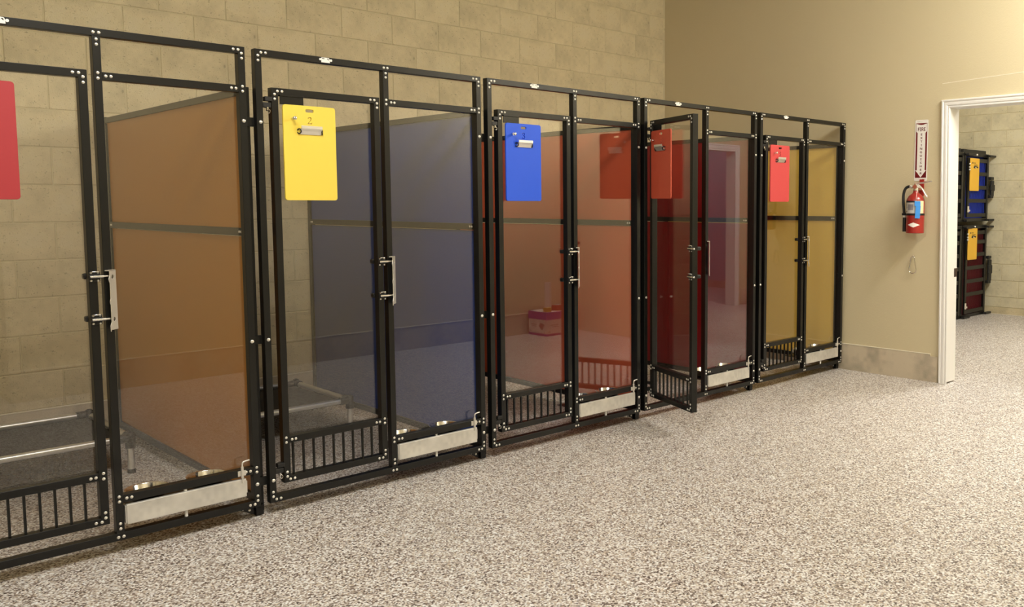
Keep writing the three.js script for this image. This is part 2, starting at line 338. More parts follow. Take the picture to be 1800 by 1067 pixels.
function kennelFront(i, left, right, label, angle = 0, lift = 0) {
  const w = right - left, k = thing('kennel_front', label, 'kennel front', [left, 0, 0], 'black kennel fronts bolted in one row');
  // one mitred square frame: two posts, two rails
  mesh('post', bx(0, T, B, H, -DP, 0), M.black, k); mesh('post', bx(w - T, w, B, H, -DP, 0), M.black, k);
  mesh('top_rail', bx(T, w - T, H - T, H, -DP, 0), M.black, k); mesh('bottom_rail', bx(T, w - T, B, B + 0.03, -DP, 0), M.black, k);
  const c0 = 0.588, c1 = c0 + T;
  mesh('centre_post', bx(c0, c1, B + 0.03, H - T, -DP, -0.0005), M.black, k);
  mesh('header_rail', bx(c1, w - T, 1.807, 1.836, -DP, -0.001), M.black, k);
  mesh('sill_rail', bx(c1, w - T, 0.199, 0.230, -DP, -0.001), M.black, k);
  mesh('window_pane', bx(c1, w - T, 0.230, 1.807, -0.033, -0.028, 0), M.glass, k, 'clear fixed window pane');
  cornerBolts(k, 0, H, 1, -1); cornerBolts(k, w, H, -1, -1); cornerBolts(k, 0, B, 1, 1); cornerBolts(k, w, B, -1, 1);
  for (const dx of [-0.009, 0.0095]) { bolt(k, c0 + T / 2 + dx, H - 0.0145); bolt(k, c0 + T / 2 + dx, B + 0.014); }
  for (const y of [H - 0.039, H - 0.058, B + 0.046, B + 0.066, 1.832, 1.812, 0.226, 0.206]) bolt(k, c0 + T / 2, y, -0.0005);
  for (const y of [1.822, 0.215]) { for (const x of [c1 + 0.012, c1 + 0.029, w - T - 0.012, w - T - 0.030]) bolt(k, x, y, -0.001); }
  for (const y of [1.832, 1.812, 0.226, 0.206]) bolt(k, w - T / 2, y);
  // maker's plate on the top rail: two window slots, two screw lugs
  const lp = new THREE.Shape();
  lp.moveTo(-0.020, -0.011); lp.lineTo(0.020, -0.011); lp.lineTo(0.019, 0.004); lp.quadraticCurveTo(0.017, 0.011, 0.013, 0.011); lp.lineTo(-0.017, 0.011); lp.lineTo(-0.020, 0.008);
  const h1 = new THREE.Path(); h1.moveTo(-0.016, 0.0045); h1.lineTo(-0.004, 0.0045); h1.lineTo(-0.005, 0.0075); h1.lineTo(-0.016, 0.0075); lp.holes.push(h1);
  const h2 = new THREE.Path(); h2.moveTo(0.006, 0.0075); h2.lineTo(0.0125, 0.0075); h2.lineTo(0.016, 0.0005); h2.lineTo(0.0125, 0.0005); lp.holes.push(h2);
  const logo = mesh('nameplate', [plate(lp, 0.003, 0.0005), rod([-0.0245, 0.002, 0], [-0.0245, 0.002, 0.003], 0.0048), rod([0.0250, 0.001, 0], [0.0250, 0.001, 0.003], 0.0056)], M.nylon, k, 'small white metal maker plate with two cut-outs');
  logo.position.set(0.309, H - 0.0135, 0);
  // strike plate for the two slide bolts: turned edge-on to the row, scalloped
  const sp = new THREE.Shape();
  sp.moveTo(0, 0); sp.lineTo(-0.032, 0); sp.quadraticCurveTo(-0.040, 0.004, -0.042, -0.006); sp.lineTo(-0.044, 0.016); sp.lineTo(-0.036, 0.030);
  sp.lineTo(-0.036, 0.094); sp.quadraticCurveTo(-0.044, 0.106, -0.036, 0.118); sp.lineTo(-0.036, 0.176); sp.lineTo(-0.043, 0.192); sp.lineTo(-0.036, 0.205); sp.lineTo(-0.036, 0.226); sp.lineTo(0, 0.226);
  for (const y of [0.040, 0.200]) { const h = new THREE.Path(); h.absarc(-0.019, y, 0.009, 0, Math.PI * 2, true); sp.holes.push(h); }
  const strike = mesh('strike_plate', [plate(sp, 0.003, 0.0005), bx(-0.040, 0.0, 0.222, 0.226, -0.014, 0.003, 0.0006)], M.steel, k, 'bent stainless strike plate with scalloped edge');
  strike.position.set(c1 + 0.010, 0.876, -0.0005); strike.rotation.y = 0.74; 
  // swing-out feeder panel with nylon pivots and its lock pin
  const f = sub('feeder_panel', k);
  mesh('panel_plate', [bx(0.624, 1.078, 0.112, 0.190, -0.012, 0.006, 0.003), bx(0.620, 0.628, 0.118, 0.186, -0.035, 0.002, 0.001), bx(1.071, 1.083, 0.127, 0.178, -0.03, 0.001, 0.001)], M.panelSteel, f);
  for (const [a, b] of [[0.186, 0.201], [0.083, 0.114]]) mesh('pivot', rod([0.842, a, -0.012], [0.842, b, -0.012], 0.0065), M.nylon, f);
  const lpn = sub('lock_pin', k);
  mesh('pin_rod', tube([[1.062, 0.176, 0.008], [1.062, 0.21, 0.008], [1.062, 0.252, 0.008], [1.0635, 0.261, 0.008], [1.070, 0.265, 0.008], [1.092, 0.268, 0.008]], 0.0034, 8, 28), M.steel, lpn);
  mesh('pin_guide', [rod([1.062, 0.196, 0.007], [1.062, 0.244, 0.007], 0.0058), bx(1.045, 1.079, 0.203, 0.226, -0.001, 0.003, 0.001)], M.steel, lpn);
  // two bowls' carrier behind the panel
  mesh('feeder_shelf', bx(0.63, 1.075, 0.149, 0.153, -0.21, -0.036, 0.001), M.black, k);
  // post hinge lugs
  for (const [y, s] of [[1.765, 1], [0.19, 1]]) mesh('hinge_lug', [bx(T - 0.001, 0.062, y - 0.012, y + 0.010, -0.022, 0.002, 0.003), rod([0.047, y - 0.026, -0.006], [0.047, y - 0.010, -0.006], 0.0042)], M.blackPlastic, k);
  for (const y of [1.742, 0.166]) mesh('hinge_pin', [rod([0.0475, y, -0.002], [0.0475, y + 0.013, -0.002], 0.0045), tube([[0.047, y + 0.008, 0.002], [0.055, y, 0.004], [0.052, y - 0.012, 0.003], [0.045, y - 0.008, 0.001]], 0.0012, 6, 14)], M.chrome, k);

  // the door swings about its hinge line
  const d = sub('door', k); d.position.set(PIVX, lift, PIVZ); d.rotation.y = -angle;
  const o = (g) => g.translate(-PIVX, 0, -PIVZ);
  const dm = (n, g, m, l) => mesh(n, Array.isArray(g) ? join(g.map(o)) : o(g), m, d, l);
  dm('door_stile', bx(DX0, DX0 + DTB, DY0, DY1, -DP, 0), M.black); dm('door_stile', bx(DX1 - DTB, DX1, DY0, DY1, -DP, 0), M.black);
  for (const [a, b] of [[DY1 - DTB, DY1], [DY0, DY0 + DTB], [0.303, 0.332]]) dm('door_rail', bx(DX0 + DTB, DX1 - DTB, a, b, -DP, a === 0.303 ? -0.001 : 0), M.black);
  for (let n = 0; n < 9; n++) { const x = 0.1135 + 0.0474 * n; dm('bar', bx(x - 0.0042, x + 0.0042, DY0 + DTB - 0.002, 0.305, -0.022, -0.012, 0.001), M.black); }
  dm('door_pane', bx(DX0 + DTB, DX1 - DTB, 0.332, DY1 - DTB, -0.033, -0.028, 0), M.glass, 'clear door pane');
  dm('card_bracket', [bx(0.1, 0.204, 1.772, 1.814, -0.004, -0.0005, 0.001), bx(0.1, 0.204, 1.806, 1.813, -0.02, 0.003, 0.001)], M.black);
  dm('hinge_lug', [bx(T + 0.008, DX0 + 0.002, 1.780, 1.800, -0.022, 0.004, 0.003)], M.blackPlastic); dm('hinge_lug', [bx(T + 0.008, DX0 + 0.002, 0.203, 0.222, -0.022, 0.004, 0.003)], M.blackPlastic);
  const db = (x, y) => bolt(d, x - PIVX, y, -PIVZ);
  for (const [cx, cy, sx, sy] of [[DX0, DY1, 1, -1], [DX1, DY1, -1, -1], [DX0, DY0, 1, 1], [DX1, DY0, -1, 1]]) for (const [a, b] of [[0.0135, 0.047], [0.0135, 0.027], [0.0265, 0.0135], [0.046, 0.0135]]) db(cx + sx * a, cy + sy * b);
  for (const s of [DX0 + 0.0135, DX1 - 0.0135]) { db(s, 0.329); db(s, 0.308); }
  for (const x of [DX0 + DTB + 0.010, DX0 + DTB + 0.027, DX1 - DTB - 0.010, DX1 - DTB - 0.027]) db(x, 0.3175);
  for (const y of [1.078, 0.917]) {
    dm('slide_bolt', [bx(0.538, 0.575, y - 0.018, y + 0.018, 0.0, 0.006, 0.002), bx(0.538, 0.575, y - 0.007, y + 0.009, 0.004, 0.017, 0.003), bx(0.53, 0.565, y - 0.011, y + 0.011, -0.062, -0.034, 0.006)], M.blackPlastic);
    dm('slide_rod', [rod([0.540, y + 0.001, 0.013], [0.585, y + 0.001, 0.013], 0.0055), rod([0.585, y + 0.001, 0.013], [0.596, y + 0.001, 0.013], 0.0042)], M.chrome);
    dm('slide_tip', [rod([0.592, y + 0.001, 0.013], [0.606, y + 0.001, 0.013], 0.0038), new THREE.SphereGeometry(0.0062, 12, 8).translate(0.606, y + 0.001, 0.013), tube([[0.543, y + 0.017, 0.007], [0.546, y + 0.019, 0.016], [0.566, y + 0.019, 0.016], [0.569, y + 0.017, 0.007]], 0.0025, 6, 16)], M.chrome);
    for (const x of [0.545, 0.568]) for (const s of [-1, 1]) { const b2 = bolt(d, x - PIVX, y + s * 0.0145, 0.006 - PIVZ, boltGeo, 'latch_screw'); b2.scale.setScalar(0.65); }
  }
  return k;
}
// numbered clip board hanging on a door
const CB = { x0: 0.105, x1: 0.341, y0: 1.364, y1: 1.772 };
function clipBoard(left, number, color, label, angle = 0, lift = 0) {
  const g = thing('clipboard', label, 'clipboard', [left + PIVX, lift, PIVZ]); g.rotation.y = -angle;
  const cx = (CB.x0 + CB.x1) / 2 - PIVX;
  const s = roundRect(CB.x0 - PIVX, CB.y0, CB.x1 - PIVX, CB.y1, 0.012);
  s.holes.push(roundRect(cx - 0.018, 1.744, cx + 0.018, 1.757, 0.005, THREE.Path));
  const islands = [];
  const glyph = font.generateShapes(String(number), 0.030), all = glyph[0].getPoints(8);
  let gx0 = 9, gx1 = -9; for (const p of all) { gx0 = Math.min(gx0, p.x); gx1 = Math.max(gx1, p.x); }
  const off = new THREE.Vector2(cx - (gx0 + gx1) / 2, 1.694);
  for (const sh of glyph) {
    s.holes.push(new THREE.Path(sh.getPoints(8).map((p) => p.clone().add(off))));
    for (const h of sh.holes) islands.push(new THREE.Shape(h.getPoints(8).map((p) => p.clone().add(off))));
  }
  const geo = [plate(s, 0.0095, 0.001), ...islands.map((q) => plate(q, 0.0095, 0.0004))];
  mesh('board', geo.map((q) => q.translate(0, 0, 0.0045 - PIVZ)), phys(color, 0.5), g);
  const zf = 0.014 - PIVZ, y = 1.667, w = 0.052;
  // spring clip: rolled sheet with a lower lip and dark side loops
  const cp = new THREE.Shape(); cp.moveTo(0, -0.018); cp.lineTo(0.004, -0.018); cp.lineTo(0.012, -0.004); cp.lineTo(0.020, 0.006); cp.lineTo(0.020, 0.017); cp.lineTo(0.016, 0.018); cp.lineTo(0.015, 0.009); cp.lineTo(0.006, -0.001); cp.lineTo(0.0, -0.006);
  const clipG = new THREE.ExtrudeGeometry(cp, { depth: 2 * w - 0.012, bevelEnabled: true, bevelThickness: 0.001, bevelSize: 0.0008, bevelSegments: 1 }).rotateY(-Math.PI / 2).translate(cx + w - 0.006, y, zf);
  mesh('clip', clipG, M.steel, g, 'bright steel spring clip');
  for (const sx of [-1, 1]) mesh('clip_loop', [new THREE.TorusGeometry(0.010, 0.0028, 6, 16).rotateY(Math.PI / 2 - 0.5 * sx).translate(cx + sx * w, y - 0.006, zf + 0.006)], M.blackPlastic, g);
  mesh('clip_rivet', [rod([cx, y + 0.004, zf], [cx, y + 0.004, zf + 0.014], 0.004)], M.chrome, g);
  mesh('knob', [rod([0.146 - PIVX, 1.714, zf - 0.002], [0.146 - PIVX, 1.714, zf + 0.012], 0.0065), rod([0.146 - PIVX, 1.714, zf + 0.012], [0.146 - PIVX, 1.714, zf + 0.024], 0.0035), new THREE.SphereGeometry(0.0085, 12, 8).scale(1, 1, 0.6).translate(0.146 - PIVX, 1.714, zf + 0.027)], M.chrome, g);
  return g;
}
function partition(right, mat, label) {
  const p = thing('kennel_partition', label, 'kennel partition', [right, 0, 0]);
  const a = -0.008, b = 0.027, zf = -0.0375, zb = -1.95, dz = 0.036;
  mesh('post', bx(a, b, 0.02, 1.836, zf - dz, zf), M.black, p); mesh('post', bx(a, b, 0.02, 1.836, zb, zb + dz), M.black, p);
  mesh('rail', bx(a, b, 1.802, 1.831, zb + dz, zf - dz), M.black, p); mesh('rail', bx(a, b, 1.213, 1.247, zb + dz, zf - dz), M.black, p); mesh('rail', bx(a, b, 0.060, 0.094, zb + dz, zf - dz), M.black, p);
  mesh('panel', bx(0.003, 0.012, 0.09, 1.21, zb + dz - 0.003, zf - dz + 0.003, 0), mat, p); mesh('panel', bx(0.003, 0.012, 1.245, 1.804, zb + dz - 0.003, zf - dz + 0.003, 0), mat, p);
  // levelling feet: rounded block, gusset and adjuster at each end
  for (const z of [zf - dz / 2, zb + dz / 2]) {
    const f = sub('foot', p);
    mesh('foot_block', bx(a, b, 0.0, 0.06, z - dz / 2, z + dz / 2, 0.006), M.black, f);
    const s = new THREE.Shape(); s.moveTo(0, 0); s.lineTo(-0.085, 0.045); s.lineTo(-0.085, 0.054); s.lineTo(0, 0.054);
    mesh('gusset', plate(s, 0.004, 0.0005).translate(a, 0.004, z - 0.002), M.black, f);
    for (const [x, y] of [[-0.022, 0.03], [-0.05, 0.04]]) bolt(f, a + x, y, z + 0.003);
  }
  for (const y of [1.691, 0.769, 0.152]) {
    const l = sub('link_plate', p);
    mesh('link_bar', bx(-T / 2 - 0.012, 0.0397 + T / 2 + 0.012, y - 0.019, y + 0.019, -DP - 0.0015, -DP + 0.010, 0.001), M.black, l);
  }
  for (const z of [zf - dz - 0.012, zf - dz - 0.030, zb + dz + 0.012, zb + dz + 0.030]) { const m = mesh('bolt', boltGeo, M.bolt, p); m.rotation.y = -Math.PI / 2; m.position.set(a, 1.230, z); }
  return p;
}
const LEFT = [-0.2154, 0.9633, 2.1403, 3.3066, 4.4961], RIGHT = [0.9236, 2.1007, 3.2708, 4.4554, 5.6376];
const OPEN = 108 * Math.PI / 180, LIFT = 0.016;
const fl = ['black kennel front with the largest red board, cut off at the edge nearest the camera', 'black kennel front carrying the yellow board numbered 2', 'black kennel front carrying the blue board numbered 3', 'black kennel front whose door stands wide open', 'black kennel front meeting the end wall, with the pink-red board'];
for (let i = 0; i < 5; i++) {
  const k = kennelFront(i, LEFT[i], RIGHT[i], fl[i], i === 3 ? OPEN : 0, i === 3 ? LIFT : 0);
  // bolts of the link plates show on both neighbours' posts
  for (const y of [1.691, 0.769, 0.152]) { bolt(k, RIGHT[i] - LEFT[i] - 0.0135, y, 0, bigBoltGeo, 'link_bolt'); bolt(k, 0.016, y, 0, bigBoltGeo, 'link_bolt'); }
}
const pl = [['amber', 'amber brown side partition in a black frame'], ['blue', 'navy blue side partition in a black frame'], ['orange', 'orange red side partition reflecting the open door'], ['crimson', 'deep crimson side partition behind the open door'], ['yellow', 'mustard yellow side partition against the end wall']];
for (let i = 0; i < 5; i++) partition(i === 4 ? L - 0.032 : RIGHT[i], PANEL[pl[i][0]], pl[i][1]);
clipBoard(LEFT[0], 1, lin(0.42, 0.034, 0.042), 'red clipboard on the nearest kennel door, cut off by the picture edge');
clipBoard(LEFT[1], 2, lin(0.86, 0.66, 0.085), 'yellow clipboard with a cut-out number 2 on a kennel door');
clipBoard(LEFT[2], 3, lin(0.008, 0.095, 0.80), 'bright blue clipboard with a cut-out number 3 on a kennel door');
clipBoard(LEFT[3], 4, lin(0.56, 0.085, 0.040), 'orange red clipboard on the open kennel door', OPEN, LIFT);
clipBoard(LEFT[4], 5, lin(0.62, 0.066, 0.07), 'pink red clipboard on the kennel door by the end wall');

// steel bowls held behind each feeder panel
{
  const pts = [[0.0, 0], [0.05, 0], [0.062, 0.012], [0.070, 0.044], [0.079, 0.0475], [0.0795, 0.050], [0.069, 0.0475], [0.060, 0.014], [0.048, 0.0025], [0, 0.0025]].map(([r, y]) => new THREE.Vector2(r, y));
  const bowl = new THREE.LatheGeometry(pts, 36);
  const at = ['amber', 'blue', 'orange red', 'crimson', 'yellow'];
  for (let i = 0; i < 5; i++) for (const [x, side] of [[0.735, 'beside the centre post'], [0.965, 'beside the lock pin']]) {
    const m = mesh('feeding_bowl', bowl, M.chrome); m.position.set(LEFT[i] + x, 0.1545, -0.125);
    tag(m, 'steel bowl behind the feeder panel before the ' + at[i] + ' partition, ' + side, 'bowl', 'steel bowls behind the feeder panels');
  }
}
// raised dog cots
function cot(x0, x1, z0, z1, label) {
  const t = thing('dog_cot', label, 'dog bed', [(x0 + x1) / 2, 0, (z0 + z1) / 2]);
  const hx = (x1 - x0) / 2, hz = (z1 - z0) / 2, y = 0.178, r = 0.0165;
  for (const s of [-1, 1]) { mesh('side_tube', rod([-hx + 0.05, y, s * hz], [hx - 0.05, y, s * hz], r, 16), M.alu, t); mesh('end_tube', rod([s * hx, y, -hz + 0.05], [s * hx, y, hz - 0.05], r, 16), M.alu, t); }
  for (const sx of [-1, 1]) for (const sz of [-1, 1]) {
    mesh('corner_joint', [rod([sx * (hx - 0.062), y, sz * hz], [sx * hx, y, sz * hz], 0.0225, 14), rod([sx * hx, y, sz * (hz - 0.062)], [sx * hx, y, sz * hz], 0.0225, 14), rod([sx * hx, y - 0.05, sz * hz], [sx * hx, y + 0.012, sz * hz], 0.024, 14, 0.023), new THREE.SphereGeometry(0.0235, 14, 8).translate(sx * hx, y + 0.008, sz * hz)], M.blackPlastic, t);
    mesh('leg', rod([sx * hx, 0.006, sz * hz], [sx * hx, y - 0.04, sz * hz], r, 14), M.alu, t);
    mesh('foot_cap', rod([sx * hx, 0, sz * hz], [sx * hx, 0.02, sz * hz], 0.019, 14, 0.018), M.blackPlastic, t);
  }
  // fabric sagging slightly between the tubes, wrapped over them
  const g = new THREE.PlaneGeometry(2 * hx - 0.02, 2 * hz - 0.0, 24, 18).rotateX(-Math.PI / 2), p = g.attributes.position;
  for (let i = 0; i < p.count; i++) { const u = p.getX(i) / hx, v = p.getZ(i) / hz; p.setY(i, y - 0.016 - 0.012 * (1 - u * u) * (1 - v * v)); }
  g.computeVertexNormals(); const f = metre(g); const under = f.clone().translate(0, -0.0025, 0);
  mesh('fabric', [f, under], M.canvas, t);
  return t;
}
M.canvas.side = THREE.DoubleSide;
cot(-0.2, 0.745, -1.84, -1.125, 'low raised grey dog cot in front of the amber partition');
cot(1.02, 1.925, -1.84, -1.125, 'low raised grey dog cot in front of the blue partition');

// ------------------------------------------------------------------ end wall: sign, extinguisher, snap hook
function canvasTexture(w, h, draw) { const c = document.createElement('canvas'); c.width = w; c.height = h; draw(c.getContext('2d'), w, h); const t = new THREE.CanvasTexture(c); t.colorSpace = THREE.SRGBColorSpace; t.magFilter = THREE.LinearFilter; return t; }
{
  const sw = 0.104, sh = 0.457;
  const tex = canvasTexture(256, 1125, (c, w, h) => {
    c.fillStyle = '#f0eee8'; c.fillRect(0, 0, w, h);
    c.fillStyle = '#6e0f17'; c.fillRect(18, 58, w - 36, h - 118);
    c.fillStyle = '#f3f1ec';
    c.beginPath(); c.moveTo(26, 70); c.lineTo(92, 88); c.lineTo(128, 92); c.lineTo(164, 88); c.lineTo(230, 70); c.lineTo(230, 210); c.lineTo(206, 240); c.lineTo(206, 925); c.lineTo(234, 925); c.lineTo(128, 1060); c.lineTo(22, 925); c.lineTo(50, 925); c.lineTo(50, 240); c.lineTo(26, 210); c.closePath(); c.fill();
    c.fillStyle = '#5e0d15'; c.textAlign = 'center'; c.textBaseline = 'alphabetic';
    c.save(); c.translate(128, 205); c.scale(1, 1.25); c.font = 'bold 76px sans-serif'; c.fillText('FIRE', 0, 0, 190); c.restore();
    const word = 'EXTINGUISHER';
    for (let i = 0; i < 12; i++) { c.save(); c.translate(128, 287 + i * 65); c.scale(1.25, 0.92); c.font = 'bold 58px sans-serif'; c.fillText(word[i], 0, 0); c.restore(); }
    c.fillStyle = '#333'; c.beginPath(); c.arc(128, 30, 8, 0, 7); c.fill(); c.beginPath(); c.arc(124, 1092, 6, 0, 7); c.fill();
    c.fillStyle = '#9a9690'; c.fillRect(30, 27, 70, 5); c.fillRect(160, 1088, 66, 7);
  });
  const t = thing('wall_sign', 'white and dark red FIRE EXTINGUISHER arrow sign on the wall', 'sign', [L, 1.5205, 0.638]);
  const sm = std(0xf0eee8, 0.4);
  mesh('backing', plate(roundRect(-sw / 2, 0, sw / 2, sh, 0.009), 0.0015, 0.0003).rotateY(-Math.PI / 2), sm, t);
  const face = new THREE.ShapeGeometry(roundRect(-sw / 2 + 0.0006, 0.0006, sw / 2 - 0.0006, sh - 0.0006, 0.009), 6), p = face.attributes.position, uv = face.attributes.uv;
  for (let i = 0; i < p.count; i++) uv.setXY(i, p.getX(i) / sw + 0.5, p.getY(i) / sh);
  mesh('print', face.rotateY(-Math.PI / 2).translate(-0.0017, 0, 0), std(0xffffff, 0.4, 0, { map: tex }), t);
  for (const y of [sh - 0.012, 0.013]) { const m = mesh('screw', boltGeo, M.bolt, t); m.scale.setScalar(0.5); m.rotation.y = -Math.PI / 2; m.position.set(-0.0018, y, 0); }
}
{
  const t = thing('fire_extinguisher', 'red fire extinguisher with blue tag hanging on the end wall', 'fire extinguisher', [L - 0.09, 1.128, 0.648]);
  const red = phys(lin(0.36, 0.02, 0.016), 0.3, { clearcoat: 0.5, clearcoatRoughness: 0.15 });
  const R = 0.066;
  const prof = [[0, 0.004], [0.05, 0.0], [R - 0.003, 0.001], [R, 0.006], [R, 0.235], [R - 0.003, 0.256], [R - 0.014, 0.278], [R - 0.032, 0.293], [0.024, 0.300], [0.020, 0.312], [0.020, 0.324], [0, 0.326]].map(([r, y]) => new THREE.Vector2(r, y));
  mesh('cylinder', new THREE.LatheGeometry(prof, 48), red, t);
  mesh('valve', [rod([0, 0.32, 0], [0, 0.345, 0], 0.0215, 20, 0.019), rod([0, 0.345, 0], [0, 0.372, 0], 0.015, 16), rod([0, 0.348, 0.0], [0, 0.348, -0.042], 0.010, 12), rod([-0.012, 0.348, 0.004], [-0.030, 0.348, 0.006], 0.0155, 18)], M.chrome, t);
  const lever = (pts, wd) => { const s = new THREE.Shape(pts.map((q) => new THREE.Vector2(...q))); return plate(s, wd, 0.001).translate(0, 0, -wd / 2).rotateY(-Math.PI / 2); };
  mesh('carry_handle', lever([[-0.018, 0.346], [0.02, 0.350], [0.055, 0.318], [0.088, 0.268], [0.094, 0.268], [0.092, 0.277], [0.058, 0.330], [0.024, 0.364], [-0.018, 0.36]], 0.022), M.steel, t);
  mesh('squeeze_lever', lever([[-0.012, 0.361], [0.012, 0.366], [0.06, 0.371], [0.108, 0.379], [0.12, 0.384], [0.121, 0.390], [0.106, 0.388], [0.055, 0.382], [0.0, 0.378], [-0.016, 0.370]], 0.022), M.steel, t);
  mesh('safety_pin', [new THREE.TorusGeometry(0.012, 0.0016, 6, 20).rotateY(0.6).translate(-0.02, 0.352, 0.032), rod([-0.02, 0.36, 0.02], [0.02, 0.36, 0.02], 0.002)], M.steel, t);
  mesh('hose', tube([[0, 0.348, -0.04], [-0.002, 0.350, -0.055], [-0.006, 0.338, -0.078], [-0.010, 0.300, -0.092], [-0.012, 0.24, -0.093], [-0.012, 0.17, -0.086], [-0.012, 0.135, -0.082]], 0.0108, 12, 48), M.blackPlastic, t);
  mesh('hose_collar', [rod([0, 0.348, -0.030], [-0.001, 0.349, -0.046], 0.0135, 14)], M.steel, t);
  mesh('nozzle', [rod([-0.012, 0.012, -0.080], [-0.012, 0.118, -0.081], 0.0145, 16, 0.0125)], M.blackPlastic, t);
  mesh('nozzle_ring', rod([-0.012, 0.117, -0.081], [-0.012, 0.136, -0.082], 0.0085, 14), M.nylon, t);
  mesh('band', [new THREE.CylinderGeometry(R + 0.0015, R + 0.0015, 0.014, 48, 1, true).translate(0, 0.142, 0), bx(-0.024, 0.0, 0.134, 0.152, -0.098, -0.062, 0.003), bx(0.06, 0.09, 0.128, 0.156, -0.02, 0.02, 0.002)], std(lin(0.012, 0.012, 0.012), 0.5, 0, { side: THREE.DoubleSide }), t);
  const lab = canvasTexture(512, 256, (c, w, h) => {
    c.fillStyle = '#c9c7c3'; c.fillRect(0, 0, w, h); c.fillStyle = '#26262c'; c.fillRect(0, 0, 330, 34); c.fillStyle = '#e6dfb4'; c.fillRect(352, 0, 160, h);
    c.fillStyle = '#5c5a5e'; for (let i = 0; i < 6; i++) { c.fillRect(16, 60 + i * 22, 90 + (i * 53) % 80, 6); }
    c.fillStyle = '#3a3a40'; c.fillRect(24, 205, 34, 36); c.fillRect(120, 205, 44, 36); c.fillStyle = '#8b8890'; c.fillRect(190, 70, 110, 120);
    c.fillStyle = '#53606e'; for (const y of [60, 110, 160]) { c.beginPath(); c.arc(420, y, 14, 0, 7); c.fill(); }
  });
  // label wraps the side that looks into the room (from -z round to +z over -x)
  const patch = (r, y0, y1, a0, a1) => new THREE.CylinderGeometry(r, r, y1 - y0, 40, 1, true, a0, a1 - a0).translate(0, (y0 + y1) / 2, 0);
  mesh('label', patch(R + 0.0006, 0.150, 0.243, Math.PI * 0.98, Math.PI * 1.98).scale(1, 1, 1), std(0xffffff, 0.45, 0, { map: flipU(lab), side: THREE.DoubleSide }), t);
  const ds = new THREE.Shape(); ds.moveTo(-0.048, 0); ds.lineTo(0, -0.0185); ds.lineTo(0.048, 0); ds.lineTo(0, 0.0185);
  const dg = new THREE.ShapeGeometry(ds, 1).toNonIndexed(); const dd = subdivide(dg, 4), dp = dd.attributes.position;
  for (let i = 0; i < dp.count; i++) { const a = dp.getX(i) / R, y = dp.getY(i); const th = 0.27 + a; dp.setXYZ(i, -Math.cos(th) * (R + 0.0008), 0.064 + y, Math.sin(th) * (R + 0.0008)); }
  dd.computeVertexNormals();
  mesh('diamond_label', dd, std(lin(0.86, 0.85, 0.82), 0.4, 0, { side: THREE.DoubleSide }), t);
  const tape = std(lin(0.045, 0.29, 0.80), 0.6);
  const tg = sub('inspection_tag', t);
  const face = (g, r, y) => g.rotateY(0.62).translate(-r * Math.cos(0.66), y, r * Math.sin(0.66));
  mesh('tag_upper', face(bx(-0.002, 0.002, 0.0, 0.036, -0.021, 0.021, 0.001), R + 0.007, 0.204), tape, tg);
  mesh('tag_lower', face(bx(-0.0015, 0.0015, 0.0, 0.092, -0.018, 0.018, 0.0008).rotateX(0.05), R + 0.010, 0.113), tape, tg);
  mesh('tag_wire', tube([[-0.02, 0.35, 0.026], [-0.05, 0.29, 0.033], [-0.064, 0.25, 0.035], [-0.060, 0.232, 0.034]], 0.0012, 6, 20), M.steel, tg);
  mesh('wall_bracket', [bx(0.082, 0.0895, 0.28, 0.405, -0.014, 0.022, 0.001), bx(0.012, 0.084, 0.322, 0.336, -0.006, 0.012, 0.001)], red, t);
}
function flipU(t) { t.wrapS = THREE.RepeatWrapping; t.repeat.x = 1; return t; }
function subdivide(g, n) {
  let p = Array.from(g.attributes.position.array);
  for (let k = 0; k < n; k++) {
    const q = [];
    for (let i = 0; i < p.length; i += 9) {
      const a = p.slice(i, i + 3), b = p.slice(i + 3, i + 6), c = p.slice(i + 6, i + 9), m = (u, v) => u.map((x, j) => (x + v[j]) / 2), ab = m(a, b), bc = m(b, c), ca = m(c, a);
      q.push(...a, ...ab, ...ca, ...ab, ...b, ...bc, ...ca, ...bc, ...c, ...ab, ...bc, ...ca);
    }
    p = q;
  }
  const o = new THREE.BufferGeometry(); o.setAttribute('position', new THREE.Float32BufferAttribute(p, 3)); o.computeVertexNormals(); return metre(o);
}
{
  const t = thing('snap_hook', 'small pear-shaped steel snap hook hanging below the fire extinguisher', 'carabiner', [L, 0.82, 0.602]);
  const x = -0.018;
  mesh('snap_ring', tube([[x, 0.128, 0.0], [x, 0.119, -0.014], [x, 0.100, -0.018], [x, 0.062, -0.024], [x, 0.025, -0.030], [x, 0.006, -0.020], [x, 0.0, 0.0], [x, 0.006, 0.020], [x, 0.025, 0.028], [x, 0.062, 0.021], [x, 0.100, 0.016], [x, 0.119, 0.013]], 0.0036, 8, 64, true), M.chrome, t);
  mesh('eye_screw', [rod([0, 0.131, 0.006], [-0.016, 0.131, 0.006], 0.004), new THREE.TorusGeometry(0.008, 0.003, 8, 18).translate(-0.022, 0.128, 0.006)], M.chrome, t);
}

